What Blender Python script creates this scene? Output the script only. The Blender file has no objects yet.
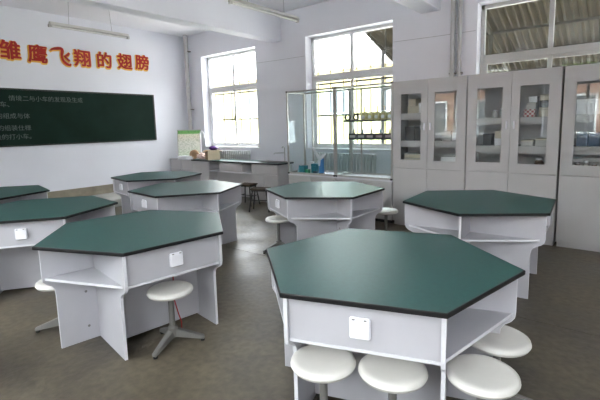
import bpy, bmesh, math, random
from mathutils import Vector, Matrix
random.seed(7)
PI = math.pi
S = bpy.context.scene
COL = S.collection

# ---------------------------------------------------------------- camera
F, CX, CY = 416.72, 303.72, 182.09          # focal length and principal point for a 600 x 400 frame
YAW, PITCH, ROLL = 2.24719, -0.133856, -0.0245627
cam = bpy.data.cameras.new('camera'); cam_o = bpy.data.objects.new('camera', cam); COL.objects.link(cam_o)
fw = Vector((math.cos(YAW)*math.cos(PITCH), math.sin(YAW)*math.cos(PITCH), math.sin(PITCH)))
rt = Vector((math.sin(YAW), -math.cos(YAW), 0)); up = rt.cross(fw)
rt2 = rt*math.cos(ROLL) + up*math.sin(ROLL); up2 = -rt*math.sin(ROLL) + up*math.cos(ROLL)
cam_o.matrix_world = Matrix(((rt2.x, up2.x, -fw.x, 0), (rt2.y, up2.y, -fw.y, 0), (rt2.z, up2.z, -fw.z, 1.4987), (0, 0, 0, 1)))
cam.sensor_width = 36; cam.lens = F/600*36
cam.shift_x = (300-CX)/600; cam.shift_y = (CY-200)/600
cam.clip_start = 0.05
S.camera = cam_o

# ---------------------------------------------------------------- light
S.view_settings.view_transform = 'Standard'; S.view_settings.look = 'None'
S.view_settings.gamma = 1.0; S.view_settings.use_curve_mapping = False
S.view_settings.exposure = 3.80
S.cycles.max_bounces = 12; S.cycles.diffuse_bounces = 8; S.cycles.glossy_bounces = 5
S.cycles.transparent_max_bounces = 40
S.cycles.use_denoising = True
S.cycles.caustics_reflective = False; S.cycles.caustics_refractive = False

W = bpy.data.worlds.new('overcast_sky'); S.world = W; W.use_nodes = True
wn = W.node_tree.nodes; wl = W.node_tree.links
bg = wn['Background']
tc = wn.new('ShaderNodeTexCoord'); sp = wn.new('ShaderNodeSeparateXYZ'); mr = wn.new('ShaderNodeValToRGB')
wl.new(tc.outputs['Generated'], sp.inputs[0]); wl.new(sp.outputs['Z'], mr.inputs[0]); wl.new(mr.outputs[0], bg.inputs[0])
mr.color_ramp.elements[0].color = (0.93, 0.95, 1.0, 1); mr.color_ramp.elements[1].color = (0.97, 0.98, 1.0, 1)
bg.inputs[1].default_value = 1.2
sun = bpy.data.lights.new('sun', 'SUN'); sun.energy = 4.6; sun.angle = math.radians(6); sun.color = (1.0, 1.0, .99)
sun_o = bpy.data.objects.new('sun', sun); COL.objects.link(sun_o)
sun_o.rotation_euler = Vector((-.36, .13, -.92)).to_track_quat('-Z', 'Y').to_euler()

XB, YW, YL, XE, ZC = -8.68, 6.35, -0.95, 3.4, 3.68   # blackboard wall, window wall, opposite wall, back wall, ceiling
WIN = [(-8.08, -6.30), (-4.98, -3.19), (-1.88, -0.10), (1.22, 3.0)]
WZ0, WZ1 = 1.055, 3.15
FZ = .052                                   # height of the finished floor

# ---------------------------------------------------------------- materials
def lin(c): c /= 255.0; return c/12.92 if c <= .04045 else ((c+.055)/1.055)**2.4
def rgb(r, g, b): return (lin(r), lin(g), lin(b), 1)
MATS = {}
def mat(name, col, rough=.5, metal=0., var=0.06, scale=6., bump=0., bscale=60., spec=.5, coat=0., dirt=None, stretch=None):
    if name in MATS: return MATS[name]
    m = bpy.data.materials.new(name); m.use_nodes = True; n = m.node_tree.nodes; l = m.node_tree.links
    b = n['Principled BSDF']; b.inputs['Roughness'].default_value = rough; b.inputs['Metallic'].default_value = metal
    b.inputs['Specular IOR Level'].default_value = spec; b.inputs['Coat Weight'].default_value = coat
    t = n.new('ShaderNodeTexCoord'); src = t.outputs['Object']
    if stretch:
        mp = n.new('ShaderNodeMapping'); mp.inputs['Scale'].default_value = stretch; l.new(src, mp.inputs[0]); src = mp.outputs[0]
    z = n.new('ShaderNodeTexNoise'); z.inputs['Scale'].default_value = scale; z.inputs['Detail'].default_value = 5
    l.new(src, z.inputs['Vector'])
    r = n.new('ShaderNodeValToRGB'); l.new(z.outputs['Fac'], r.inputs[0])
    r.color_ramp.elements[0].position = .3; r.color_ramp.elements[1].position = .7
    r.color_ramp.elements[0].color = tuple(max(0, c*(1-var)) for c in col[:3])+(1,)
    r.color_ramp.elements[1].color = tuple(min(1, c*(1+var)) for c in col[:3])+(1,)
    l.new(r.outputs[0], b.inputs['Base Color'])
    if bump:
        z2 = n.new('ShaderNodeTexNoise'); z2.inputs['Scale'].default_value = bscale; l.new(src, z2.inputs['Vector'])
        bp = n.new('ShaderNodeBump'); bp.inputs['Strength'].default_value = bump; bp.inputs['Distance'].default_value = .01
        l.new(z2.outputs['Fac'], bp.inputs['Height']); l.new(bp.outputs[0], b.inputs['Normal'])
    MATS[name] = m; return m

def glass(name, tint, refl=1.0, rough=0.0):
    m = bpy.data.materials.new(name); m.use_nodes = True; n = m.node_tree.nodes; l = m.node_tree.links
    n.remove(n['Principled BSDF']); out = n['Material Output']
    tr = n.new('ShaderNodeBsdfTransparent'); tr.inputs[0].default_value = tint
    gl = n.new('ShaderNodeBsdfGlossy'); gl.inputs['Roughness'].default_value = rough; gl.inputs[0].default_value = (.95, 1, 1, 1)
    lw = n.new('ShaderNodeLayerWeight'); lw.inputs[0].default_value = .5      # Schlick: F = .04 + .96 (1 - cos)^5, the same on both faces
    pw = n.new('ShaderNodeMath'); pw.operation = 'POWER'; pw.inputs[1].default_value = 5; l.new(lw.outputs['Facing'], pw.inputs[0])
    mu = n.new('ShaderNodeMath'); mu.operation = 'MULTIPLY_ADD'; mu.inputs[1].default_value = .9*refl; mu.inputs[2].default_value = .04*refl; l.new(pw.outputs[0], mu.inputs[0])
    mu.use_clamp = True
    mx = n.new('ShaderNodeMixShader'); l.new(mu.outputs[0], mx.inputs[0]); l.new(tr.outputs[0], mx.inputs[1]); l.new(gl.outputs[0], mx.inputs[2])
    l.new(mx.outputs[0], out.inputs[0]); MATS[name] = m; return m

M_WALL = mat('white_wall_paint', (.81, .822, .88, 1), .75, var=.025, scale=1.2, bump=.06, bscale=30)
M_CEIL = mat('ceiling_paint', (.83, .83, .87, 1), .8, var=.02, scale=1.)
M_MEL = mat('grey_melamine', (.475, .47, .50, 1), .42, var=.02, scale=9)
M_EDGE = mat('white_edge_band', (.68, .68, .71, 1), .4, var=.02)
M_CAB = mat('cabinet_grey', (.49, .483, .48, 1), .45, var=.02)
M_CABIN = mat('cabinet_inside', (.36, .35, .345, 1), .55, var=.03)
M_BENCH = mat('bench_grey', (.52, .505, .51, 1), .45, var=.025)
M_GREEN = mat('green_laminate', (.020, .079, .072, 1), .40, var=.07, scale=40, bump=.02, bscale=400, spec=.26)
M_BLACKEDGE = mat('black_edge', (.011, .011, .012, 1), .35, var=.2, spec=.45)
M_SEAT = mat('white_plastic_seat', (.66, .645, .60, 1), .32, var=.03, scale=14)
M_STEEL = mat('grey_painted_steel', (.19, .186, .175, 1), .42, metal=.25, var=.08)
M_RUB = mat('black_rubber', (.012, .012, .012, 1), .7)
M_WHITEP = mat('white_plastic', (.84, .84, .88, 1), .35, var=.01)
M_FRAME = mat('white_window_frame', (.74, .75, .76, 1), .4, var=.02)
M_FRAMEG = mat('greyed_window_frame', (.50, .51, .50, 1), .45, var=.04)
M_ALU = mat('aluminium', (.50, .49, .47, 1), .38, metal=.7, var=.05)
M_BLK = mat('black_plastic', (.012, .012, .013, 1), .4)
M_BOARD = mat('blackboard_green', (.007, .021, .015, 1), .65, var=.22, scale=2.2, spec=.12)
M_CHALK = mat('chalk', (.12, .15, .14, 1), .9, var=.35, scale=60)
M_RED = mat('red_paint', (.42, .014, .008, 1), .5, var=.06)
M_YEL = mat('yellow_paint', (.86, .52, .08, 1), .5, var=.05)
M_PIPE = mat('painted_pipe', (.55, .55, .55, 1), .5, var=.07)
M_RAD = mat('radiator_paint', (.55, .57, .57, 1), .45, var=.04)
M_DWOOD = mat('brown_stool_seat', (.06, .043, .03, 1), .9, var=.2, scale=5, spec=.2, stretch=(1, 9, 1))
M_DSTEEL = mat('dark_steel', (.016, .014, .013, 1), .45, var=.2)
M_CARD = mat('cardboard', (.36, .24, .14, 1), .85, var=.08)
M_CREAM = mat('cream_board', (.72, .60, .42, 1), .8, var=.05)
M_PAPER = mat('paper_white', (.85, .86, .88, 1), .8, var=.02)
M_PURPLE = mat('purple_plastic', (.10, .03, .20, 1), .4, var=.2)
M_PINK = mat('pinkish_bag', (.80, .62, .55, 1), .6, var=.12, scale=12)
M_TAN = mat('tan_fibre', (.46, .31, .18, 1), .8, var=.12)
M_STRIP = mat('bare_cement_strip', (.30, .265, .205, 1), .9, var=.22, scale=5, bump=.4)
M_PLAT = mat('platform_cement', (.42, .41, .38, 1), .7, var=.1, scale=4, bump=.1)
M_LAMP = mat('lamp_housing', (.62, .62, .58, 1), .4, var=.03)
M_TUBE = mat('lamp_tube_glass', (.82, .82, .80, 1), .2)
M_WIRE = mat('thin_wire', (.42, .42, .44, 1), .5)
M_TEAL = mat('teal_plastic', (.03, .22, .28, 1), .4, var=.15)
M_BLUE = mat('blue_plastic', (.07, .28, .62, 1), .35, var=.1)
M_GRNP = mat('green_plastic', (.04, .28, .14, 1), .4, var=.1)
M_NAVY = mat('navy_box', (.02, .045, .09, 1), .5, var=.2)
M_OLIVE = mat('brass_olive', (.62, .58, .30, 1), .5, var=.3, scale=25)
M_DEV = mat('dark_device', (.03, .03, .038, 1), .4, var=.2)
M_BRASS = mat('brass', (.45, .33, .12, 1), .35, metal=.8, var=.1)
M_REDW = mat('red_wire', (.35, .03, .03, 1), .5)
M_BROWN = mat('brown_item', (.14, .08, .05, 1), .5, var=.2)
M_SINK = mat('black_sink', (.010, .010, .011, 1), .3)
M_SILVER = mat('silver_tray', (.50, .51, .52, 1), .35, metal=.5)
M_BUILD = mat('pale_yellow_facade', (.30, .262, .125, 1), .9, var=.05, scale=.6)
M_BUILDW = mat('facade_window', (.10, .11, .12, 1), .2)
M_BRICK = mat('brick_red', (.33, .20, .15, 1), .9, var=.12, scale=8)
M_MORTAR = mat('mortar', (.45, .42, .38, 1), .95)
M_ROOF = mat('rusty_roof_sheet', (.040, .033, .018, 1), .8, var=.3, spec=.1)#, scale=1.5)
M_TRUSS = mat('truss_steel', (.022, .019, .011, 1), .8, var=.15, spec=.1)#)
M_GRND = mat('yard_concrete', (.45, .44, .425, 1), .9, var=.1, scale=.8)
M_LEAF = mat('leaf_green', (.07, .14, .035, 1), .7, var=.5, scale=4)
M_BARK = mat('bark', (.10, .07, .05, 1), .9)
M_BAR = mat('grille_bar', (.035, .034, .03, 1), .6)
G_WIN = glass('window_glass', (.96, .975, .97, 1), 1.0)
G_CASE = glass('case_glass', (.962, .985, .985, 1), .6)
G_CAB = glass('cabinet_glass', (.95, .96, .955, 1), 1.3)
G_SHELF = glass('shelf_glass', (.86, .94, .93, 1), 1.0)

def floor_mat():
    m = bpy.data.materials.new('worn_concrete_floor'); m.use_nodes = True; n = m.node_tree.nodes; l = m.node_tree.links
    b = n['Principled BSDF']; t = n.new('ShaderNodeTexCoord')
    a = n.new('ShaderNodeTexNoise'); a.inputs['Scale'].default_value = .9; a.inputs['Detail'].default_value = 8; a.inputs['Roughness'].default_value = .65
    l.new(t.outputs['Object'], a.inputs['Vector'])
    r = n.new('ShaderNodeValToRGB'); l.new(a.outputs['Fac'], r.inputs[0])
    r.color_ramp.elements[0].position = .36; r.color_ramp.elements[1].position = .64
    r.color_ramp.elements[0].color = (.050, .042, .029, 1); r.color_ramp.elements[1].color = (.158, .135, .095, 1)
    f = n.new('ShaderNodeTexNoise'); f.inputs['Scale'].default_value = 22; f.inputs['Detail'].default_value = 6; l.new(t.outputs['Object'], f.inputs['Vector'])
    mx = n.new('ShaderNodeMix'); mx.data_type = 'RGBA'; mx.blend_type = 'OVERLAY'; mx.inputs[0].default_value = .5
    l.new(r.outputs[0], mx.inputs[6]); l.new(f.outputs['Fac'], mx.inputs[7])
    sat = n.new('ShaderNodeHueSaturation'); sat.inputs['Saturation'].default_value = 1.0; l.new(mx.outputs[2], sat.inputs['Color'])
    l.new(sat.outputs[0], b.inputs['Base Color'])
    g = n.new('ShaderNodeMapRange'); l.new(a.outputs['Fac'], g.inputs[0])
    g.inputs[1].default_value = .35; g.inputs[2].default_value = .65; g.inputs[3].default_value = .30; g.inputs[4].default_value = .62
    l.new(g.outputs[0], b.inputs['Roughness'])
    bp = n.new('ShaderNodeBump'); bp.inputs['Strength'].default_value = .15; bp.inputs['Distance'].default_value = .02
    l.new(f.outputs['Fac'], bp.inputs['Height']); l.new(bp.outputs[0], b.inputs['Normal'])
    return m
M_FLOOR = floor_mat()

# ---------------------------------------------------------------- mesh helpers
class MB:
    def __init__(self): self.bm = bmesh.new()
    def box(self, x0, x1, y0, y1, z0, z1, bev=0., seg=2, rot=None):
        r = bmesh.ops.create_cube(self.bm, size=1.0); vs = r['verts']
        for v in vs: v.co = Vector(((x0+x1)/2+v.co.x*(x1-x0), (y0+y1)/2+v.co.y*(y1-y0), (z0+z1)/2+v.co.z*(z1-z0)))
        if bev:
            es = list({e for v in vs for e in v.link_edges})
            q = bmesh.ops.bevel(self.bm, geom=es, offset=bev, segments=seg, affect='EDGES', profile=.5)
            vs = list({v for f in q['faces'] for v in f.verts} | {v for v in vs if v.is_valid})
        if rot:
            bmesh.ops.rotate(self.bm, verts=vs, cent=Vector(rot[0]), matrix=rot[1])
        return self
    def prism(self, poly, axis, a, b):
        # poly of 2D points; axis 'x': (y,z), 'y': (x,z), 'z': (x,y)
        mk = {'x': lambda p, h: (h, p[0], p[1]), 'y': lambda p, h: (p[0], h, p[1]), 'z': lambda p, h: (p[0], p[1], h)}[axis]
        A = [self.bm.verts.new(mk(p, a)) for p in poly]; B = [self.bm.verts.new(mk(p, b)) for p in poly]
        self.bm.faces.new(A[::-1]); self.bm.faces.new(B); n = len(poly)
        for i in range(n): self.bm.faces.new((A[i], A[(i+1) % n], B[(i+1) % n], B[i]))
        return self
    def tube(self, pts, r, n=10, closed=False):
        pts = [Vector(p) for p in pts]; k = len(pts); rs = r if isinstance(r, (list, tuple)) else [r]*k
        rings = []; ref = None
        for i, p in enumerate(pts):
            d = (pts[(i+1) % k]-pts[i-1]) if closed else (pts[min(i+1, k-1)]-pts[max(i-1, 0)])
            d.normalize()
            if ref is None: ref = d.orthogonal()
            u = (ref-d*ref.dot(d))
            u = u.normalized() if u.length > 1e-5 else d.orthogonal().normalized()
            ref = u; v = d.cross(u)
            rings.append([self.bm.verts.new(p+(u*math.cos(2*PI*j/n)+v*math.sin(2*PI*j/n))*rs[i]) for j in range(n)])
        for i in range(k if closed else k-1):
            a, b = rings[i], rings[(i+1) % k]
            for j in range(n): self.bm.faces.new((a[j], a[(j+1) % n], b[(j+1) % n], b[j]))
        if not closed: self.bm.faces.new(rings[0][::-1]); self.bm.faces.new(rings[-1])
        return self
    def lathe(self, prof, n=28, c=(0, 0)):
        rings = []
        for r, z in prof:
            if r < 1e-6: rings.append([self.bm.verts.new((c[0], c[1], z))])
            else: rings.append([self.bm.verts.new((c[0]+r*math.cos(2*PI*j/n), c[1]+r*math.sin(2*PI*j/n), z)) for j in range(n)])
        for a, b in zip(rings, rings[1:]):
            for j in range(n):
                q = [a[j % len(a)], a[(j+1) % len(a)], b[(j+1) % len(b)], b[j % len(b)]]
                q = list(dict.fromkeys(q))
                if len(q) > 2: self.bm.faces.new(q)
        for e in (rings[0], rings[-1]):
            if len(e) > 1: self.bm.faces.new(e)
        return self
    def build(self, name, m, parent=None, smooth=False, loc=None, rotz=None):
        bmesh.ops.recalc_face_normals(self.bm, faces=self.bm.faces[:])
        me = bpy.data.meshes.new(name); self.bm.to_mesh(me); self.bm.free()
        me.materials.append(m)
        if smooth:
            me.shade_smooth(); me.set_sharp_from_angle(angle=math.radians(40))
        o = bpy.data.objects.new(name, me); COL.objects.link(o)
        if parent: o.parent = parent
        if loc: o.location = loc
        if rotz: o.rotation_euler.z = rotz
        return o

def thing(name, label, cat, loc=(0, 0, 0), rz=0., group=None):
    o = bpy.data.objects.new(name, None); o.empty_display_size = .1; COL.objects.link(o)
    o.location = loc; o.rotation_euler.z = rz
    return tag(o, label, cat, group)
def tag(o, label, cat, group=None, kind=None):
    o['label'] = label; o['category'] = cat
    if group: o['group'] = group
    if kind: o['kind'] = kind
    return o
def struct(o, label=None, cat=None):
    o['kind'] = 'structure'
    if label: o['label'] = label
    if cat: o['category'] = cat
    return o
def copy_tree(o, parent=None):
    c = o.copy(); COL.objects.link(c)
    if parent: c.parent = parent
    for ch in list(o.children): copy_tree(ch, c)
    return c
def rx(a): return Matrix.Rotation(a, 3, 'X')
def ry(a): return Matrix.Rotation(a, 3, 'Y')
def rzm(a): return Matrix.Rotation(a, 3, 'Z')

# ---------------------------------------------------------------- room shell
T = .30
fl = MB()
for a, b in ((YL-T, 3.27), (3.275, YW+T)): fl.box(XB-T, XE+T, a, b, FZ-.02, FZ)
fl.box(XB-T, XE+T, YL-T, YW+T, -.15, FZ-.02)
struct(fl.build('floor', M_FLOOR), 'grey brown worn concrete floor of the laboratory', 'floor')
struct(MB().box(XB-T, XE+T, YL-T, YW+T, ZC, ZC+.2).build('ceiling', M_CEIL), 'plain white ceiling between the beams', 'ceiling')
struct(MB().box(XB-T, XB, YL-T, YW+T, 0, ZC).build('wall_front', M_WALL), 'white wall carrying the blackboard and red characters', 'wall')
struct(MB().box(XE, XE+T, YL-T, YW+T, 0, ZC).build('wall_back', M_WALL), 'white back wall behind the viewer', 'wall')
def window_wall(name, y0, y1, label, wins):
    m = MB(); xs = [XB-T] + [v for w in wins for v in w] + [XE+T]
    m.box(XB, XE, y0, y1, 0, WZ0); m.box(XB, XE, y0, y1, WZ1, ZC)
    for i in range(0, len(xs), 2): m.box(max(xs[i], XB), min(xs[i+1], XE), y0, y1, WZ0, WZ1)
    return struct(m.build(name, M_WALL), label, 'wall')
window_wall('wall_right', YW, YW+T, 'white wall with the row of windows above radiators', WIN)
window_wall('wall_left', YL-T, YL, 'white window wall on the near side of the room', WIN[1:])  # openings lie out of view, laid out for the light they let in
# ceiling beams
for i, (a, b) in enumerate(((-5.84, -5.57), (-2.72, -2.41), (.38, .66))):
    struct(MB().box(a, b, YL, YW, 3.15, ZC, .012).build('trim_%d' % (i+1), M_WALL), ['white concrete ceiling beam crossing above the middle of the room', 'white ceiling beam over the grey cabinets', 'white ceiling beam behind the viewer'][i], 'beam')
struct(MB().box(XB, XB+.02, YL, 5.72, FZ, .375).build('baseboard_front', M_STRIP), 'bare brown cement strip along the foot of the blackboard wall', 'baseboard')
pl = MB().box(XB+.02, -7.68, .4, 5.5, FZ, .2, .01)
tag(pl.build('teaching_platform', M_PLAT), 'low cement teaching platform below the blackboard', 'platform')

# windows -------------------------------------------------------------------
def window(n, x0, x1, yf, inward, label, fm, sill=True):
    # frame set back in the opening; inward = -1 when the room lies towards -y
    y0, y1 = yf-.03, yf+.03; zt0, zt1 = 2.36, 2.45; f = .055; xm = (x0+x1)/2
    fr = MB()
    fr.box(x0, x0+f, y0, y1, WZ0, WZ1, .004); fr.box(x1-f, x1, y0, y1, WZ0, WZ1, .004)
    fr.box(x0, x1, y0, y1, WZ0, WZ0+f, .004); fr.box(x0, x1, y0, y1, WZ1-f, WZ1, .004)
    o = struct(fr.build('window_%d' % n, fm), label, 'window')
    MB().box(x0+f, x1-f, y0, y1, zt0, zt1, .004).build('transom', fm, o)
    MB().box(xm-.028, xm+.028, y0, y1, zt1, WZ1-f, .004).build('mullion', fm, o)
    for a, b in ((x0+f, xm-.028), (xm+.028, x1-f)):
        MB().box(a, b, yf-.004, yf+.004, zt1, WZ1-f).build('pane', G_WIN, o)
    for k, (a, b) in enumerate(((x0+f, xm+.03), (xm-.03, x1-f))):
        yy = yf+(.014 if k else -.014); g = .045
        s = MB(); s.box(a, a+g, yy-.013, yy+.013, WZ0+f, zt0); s.box(b-g, b, yy-.013, yy+.013, WZ0+f, zt0)
        s.box(a+g, b-g, yy-.013, yy+.013, WZ0+f, WZ0+f+g); s.box(a+g, b-g, yy-.013, yy+.013, zt0-g, zt0)
        sh = s.build('sash', fm, o)
        MB().box(a+g, b-g, yy-.003, yy+.003, WZ0+f+g, zt0-g).build('pane', G_WIN, sh)
    MB().box(xm-.012, xm+.012, yf+inward*.055, yf+inward*.03, 1.66, 1.76, .004).build('latch', M_BLK, o)
    ys = sorted((yf+inward*.03, yf+inward*.235))
    MB().box(x0+.001, x1-.001, ys[0], ys[1], WZ0-.001, WZ0+.018, .004).build('sill', M_FRAME, o)
    return o
def grille(x0, x1, y, label):
    t = thing('window_grille', label, 'grille', ((x0+x1)/2, y, WZ0))
    w = (x1-x0)/2
    fr = MB()
    for z in (.02, .62, 1.22, 2.06): fr.box(-w, w, -.012, .012, z, z+.032)
    fr.build('rail', M_BAR, t)
    n = 6
    for i in range(n+1):
        x = -w+.02+(2*w-.04)*i/n
        if i == 0:
            b0 = MB().tube([(0, 0, .01), (0, 0, 2.09)], .009, 6).build('bar', M_BAR, t); b0.location.x = x
        else:
            b = b0.copy(); COL.objects.link(b); b.parent = t; b.location.x = x
wl_lab = ['white sliding window above the sink bench at the far left', 'white sliding window behind the two glass display cases', 'white window above the grey cabinets looking out under a rusty roof', 'white window at the far right end of the window wall']
gl_lab = ['steel bar grille outside the window over the sink bench', 'steel bar grille outside the window behind the display cases', 'steel bar grille outside the window over the cabinets', '']
for i, (a, b) in enumerate(WIN):
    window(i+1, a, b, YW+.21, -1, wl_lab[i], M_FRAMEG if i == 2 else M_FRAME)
    if i: window(i+4, a, b, YL-.21, 1, 'unseen near side white sliding window added for daylight, number %s from the blackboard' % ['', 'one', 'two', 'three'][i], M_FRAME)  # near side windows are unseen, put in for the daylight they give
    if i < 2: grille(a, b, YW+T+.06, gl_lab[i])
    for y, rx_ in ((YW+T+.02, -PI/2), (YL-T-.02, PI/2))[:2 if i else 1]:
        L = bpy.data.lights.new('sky_portal', 'AREA'); L.shape = 'RECTANGLE'; L.size = b-a; L.size_y = WZ1-WZ0
        L.cycles.is_portal = True
        lo = bpy.data.objects.new('sky_portal', L); COL.objects.link(lo); lo.location = ((a+b)/2, y, (WZ0+WZ1)/2)
        lo.rotation_euler = (rx_, 0, 0)

# ---------------------------------------------------------------- text helper
def text_mesh(s, size, offset=0., extrude=.002, shear=0.):
    c = bpy.data.curves.new('text', 'FONT'); c.body = s; c.size = size; c.offset = offset; c.extrude = extrude
    c.align_x = 'CENTER'; c.align_y = 'CENTER'; c.shear = shear; c.resolution_u = 3
    o = bpy.data.objects.new('text', c); COL.objects.link(o)
    dg = bpy.context.evaluated_depsgraph_get(); me = bpy.data.meshes.new_from_object(o.evaluated_get(dg))
    bpy.data.objects.remove(o); bpy.data.curves.remove(c)
    xs = [v.co.x for v in me.vertices]; ys = [v.co.y for v in me.vertices]
    if xs:
        cx, cy = (min(xs)+max(xs))/2, (min(ys)+max(ys))/2
        for v in me.vertices: v.co.x -= cx; v.co.y -= cy
    return me
# text standing on the blackboard wall (facing +x): local x -> +y, local y -> +z
RW = Matrix(((0, 0, 1, 0), (1, 0, 0, 0), (0, 1, 0, 0), (0, 0, 0, 1)))
def wall_text(name, s, size, y, z, x, m, parent=None, offset=0., extrude=.002, shear=0.):
    me = text_mesh(s, size, 0, extrude, shear)
    if offset > 0:      # heavy brush weight: the letter and copies of it pushed outwards, as one mesh
        bm = bmesh.new()
        for k in range(12):
            q = me.copy(); q.transform(Matrix.Translation((offset*math.cos(k*PI/6), offset*math.sin(k*PI/6), -.00035*(k+1)))); bm.from_mesh(q); bpy.data.meshes.remove(q)
        bm.from_mesh(me); bm.to_mesh(me); bm.free()
    me.transform(RW); me.materials.clear(); me.materials.append(m)
    o = bpy.data.objects.new(name, me); COL.objects.link(o)
    if parent: o.parent = parent
    o.location = (x, y, z); return o

# blackboard
bb = thing('blackboard', 'long dark green blackboard with chalk writing on the front wall', 'blackboard', (XB, 3.30, 1.77))
MB().box(0, .02, -2.09, 2.09, -.49, .49).build('board', M_BOARD, bb)
fr = MB()
fr.box(0, .03, -2.12, 2.12, .485, .51); fr.box(0, .03, -2.12, 2.12, -.51, -.485)
fr.box(0, .03, -2.12, -2.09, -.51, .51); fr.box(0, .03, 2.09, 2.12, -.51, .51)
fr.build('board_frame', mat('board_frame_dark', (.02, .025, .022, 1), .4), bb)
for s, yc, z in (('情境二与小车的发现及生成', 3.22, 2.11), ('的小车、', 2.42, 2.0), ('器的组成与体', 2.58, 1.80), ('石的组装仕様', 2.58, 1.59), ('描绘的打小车。', 2.55, 1.435)):
    wall_text('chalk_line', s, .105, yc-3.30, z-1.77, .0212, M_CHALK, bb, extrude=.0004)
def brush_mesh(strokes, grow, depth):
    # tapered flat brush strokes: lists of (x, y, half width) in a unit box, smoothed, extruded along local z
    bm = bmesh.new()
    for st in strokes:
        P = []
        for i in range(len(st)-1):
            p0, p1, p2, p3 = st[max(i-1, 0)], st[i], st[i+1], st[min(i+2, len(st)-1)]
            for k in range(6):
                t = k/6; P.append(tuple(.5*(2*b+(c-a)*t+(2*a-5*b+4*c-d)*t*t+(3*b-a-3*c+d)*t**3) for a, b, c, d in zip(p0, p1, p2, p3)))
        P.append(st[-1]); L = []; Rr = []
        for i, (x, y, w) in enumerate(P):
            a, b = P[max(i-1, 0)], P[min(i+1, len(P)-1)]; dx, dy = b[0]-a[0], b[1]-a[1]; n = math.hypot(dx, dy) or 1
            w = max(w, .004)+grow; e = -grow if i == 0 else grow if i == len(P)-1 else 0
            L.append((x-dy/n*w+dx/n*e, y+dx/n*w+dy/n*e)); Rr.append((x+dy/n*w+dx/n*e, y-dx/n*w+dy/n*e))
        T_ = [[bm.verts.new((x, y, z)) for x, y in q] for z in (0, depth) for q in (L, Rr)]
        for i in range(len(P)-1):
            for a, b in ((0, 1), (3, 2), (2, 0), (1, 3)): bm.faces.new((T_[a][i], T_[a][i+1], T_[b][i+1], T_[b][i]))
        for i in (0, -1): bm.faces.new((T_[0][i], T_[1][i], T_[3][i], T_[2][i]))
    bmesh.ops.recalc_face_normals(bm, faces=bm.faces[:])
    me = bpy.data.meshes.new('brush'); bm.to_mesh(me); bm.free(); return me
FLY = [[(-.17, .085, .006), (-.13, .115, .016), (-.05, .135, .024), (.02, .14, .022), (.035, .10, .024), (.02, .02, .018), (.03, -.06, .018), (.08, -.125, .022), (.15, -.155, .016), (.17, -.125, .003)],
       [(.16, .075, .010), (.12, .03, .020), (.07, .005, .008)], [(.06, .01, .008), (.10, -.03, .016), (.15, -.075, .018)]]
# red characters
for i, (ch, y, z, lab) in enumerate((('雏', 2.70, 2.94, 'red wall character 雏, first of the row at the left edge'), ('鹰', 3.13, 2.925, 'red wall character 鹰, second of the row over the blackboard'),
        ('飞', 3.525, 2.925, 'red wall character 飞, the simple sweeping third one'), ('翔', 3.92, 2.93, 'red wall character 翔, fourth of the row, under the hanging lamp'), ('的', 4.36, 2.94, 'red wall character 的, fifth of the row over the blackboard'),
        ('翅', 4.80, 2.955, 'red wall character 翅, sixth of the row, next to last'), ('膀', 5.20, 2.975, 'red wall character 膀, last of the row nearest the corner'))):
    t = thing('wall_character', lab, 'lettering', (XB, y, z), group='red characters over the blackboard')
    if ch == '飞':
        for nm, gr, dx, dy, xo, mm in (('outline', .016, -.006, -.012, .004, M_YEL), ('stroke', .003, 0, 0, .011, M_RED)):
            me = brush_mesh(FLY, gr, .005); me.transform(RW); me.materials.append(mm)
            o = bpy.data.objects.new(nm, me); COL.objects.link(o); o.parent = t; o.location = (xo, dx, dy)
        continue
    wall_text('outline', ch, .335, -.006, -.012, .008, M_YEL, t, offset=.024, extrude=.003)
    wall_text('stroke', ch, .335, 0, 0, .0185, M_RED, t, offset=.0075, extrude=.003)

# hanging lamps
def lamp(x, y0, y1, z, label):
    yc = (y0+y1)/2; h = (y1-y0)/2
    t = thing('hanging_lamp', label, 'lamp', (x, yc, z), group='hanging tube lamps')
    MB().prism([(-.05, 0), (.05, 0), (.022, .045), (-.022, .045)], 'y', -h, h).build('housing', M_LAMP, t)
    MB().tube([(0, -h+.03, -.018), (0, h-.03, -.018)], .014, 12).build('tube', M_TUBE, t, True)
    for s in (-1, 1):
        MB().box(-.02, .02, s*h-.02, s*h+.02, -.035, .01, .004).build('tube_socket', M_ALU, t)
        MB().tube([(0, s*h*.55, .045), (0, s*h*.5, ZC-z)], .003, 6).build('hanger', M_WIRE, t)
lamp(-7.02, 2.74, 3.98, 3.1, 'hanging tube lamp over the red characters near the blackboard')
lamp(-4.10, 3.73, 5.05, 3.07, 'hanging tube lamp in front of the ceiling beam at top centre')

# pipes and cables on the window wall
def pipe(x, y, r, z0, z1, label, name='heating_pipe', zs=(2.2, 3.3)):
    t = thing(name, label, 'pipe', (x, y, z0))
    MB().tube([(0, 0, 0), (0, 0, z1-z0)], r, 14).build('riser', M_PIPE, t, True)
    for z in zs: MB().box(-r*1.25, r*1.25, -.01, YW-y, z-z0, z-z0+.02).build('clamp', M_STEEL, t)
pipe(-8.50, 6.26, .05, FZ, ZC, 'white painted riser pipe in the corner beside the blackboard wall', zs=(1.95, 3.3))
pipe(-2.20, 6.285, .035, FZ, ZC, 'left one of two grey riser pipes above the first cabinet')
pipe(-2.10, 6.285, .03, FZ, ZC, 'right one of two grey riser pipes above the first cabinet')
for a, b, za, zb, lab in ((-6.28, -5.0, 2.81, 2.80, 'thin grey cable on the wall between the two left windows'), (-3.17, -1.90, 2.80, 2.78, 'thin grey cable on the wall above the first cabinet')):
    tag(MB().tube([(a, YW-.006, za), ((a+b)/2, YW-.006, (za+zb)/2-.004), (b, YW-.006, zb)], .0035, 6).build('wall_cable', M_WIRE), lab, 'cable')

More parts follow.
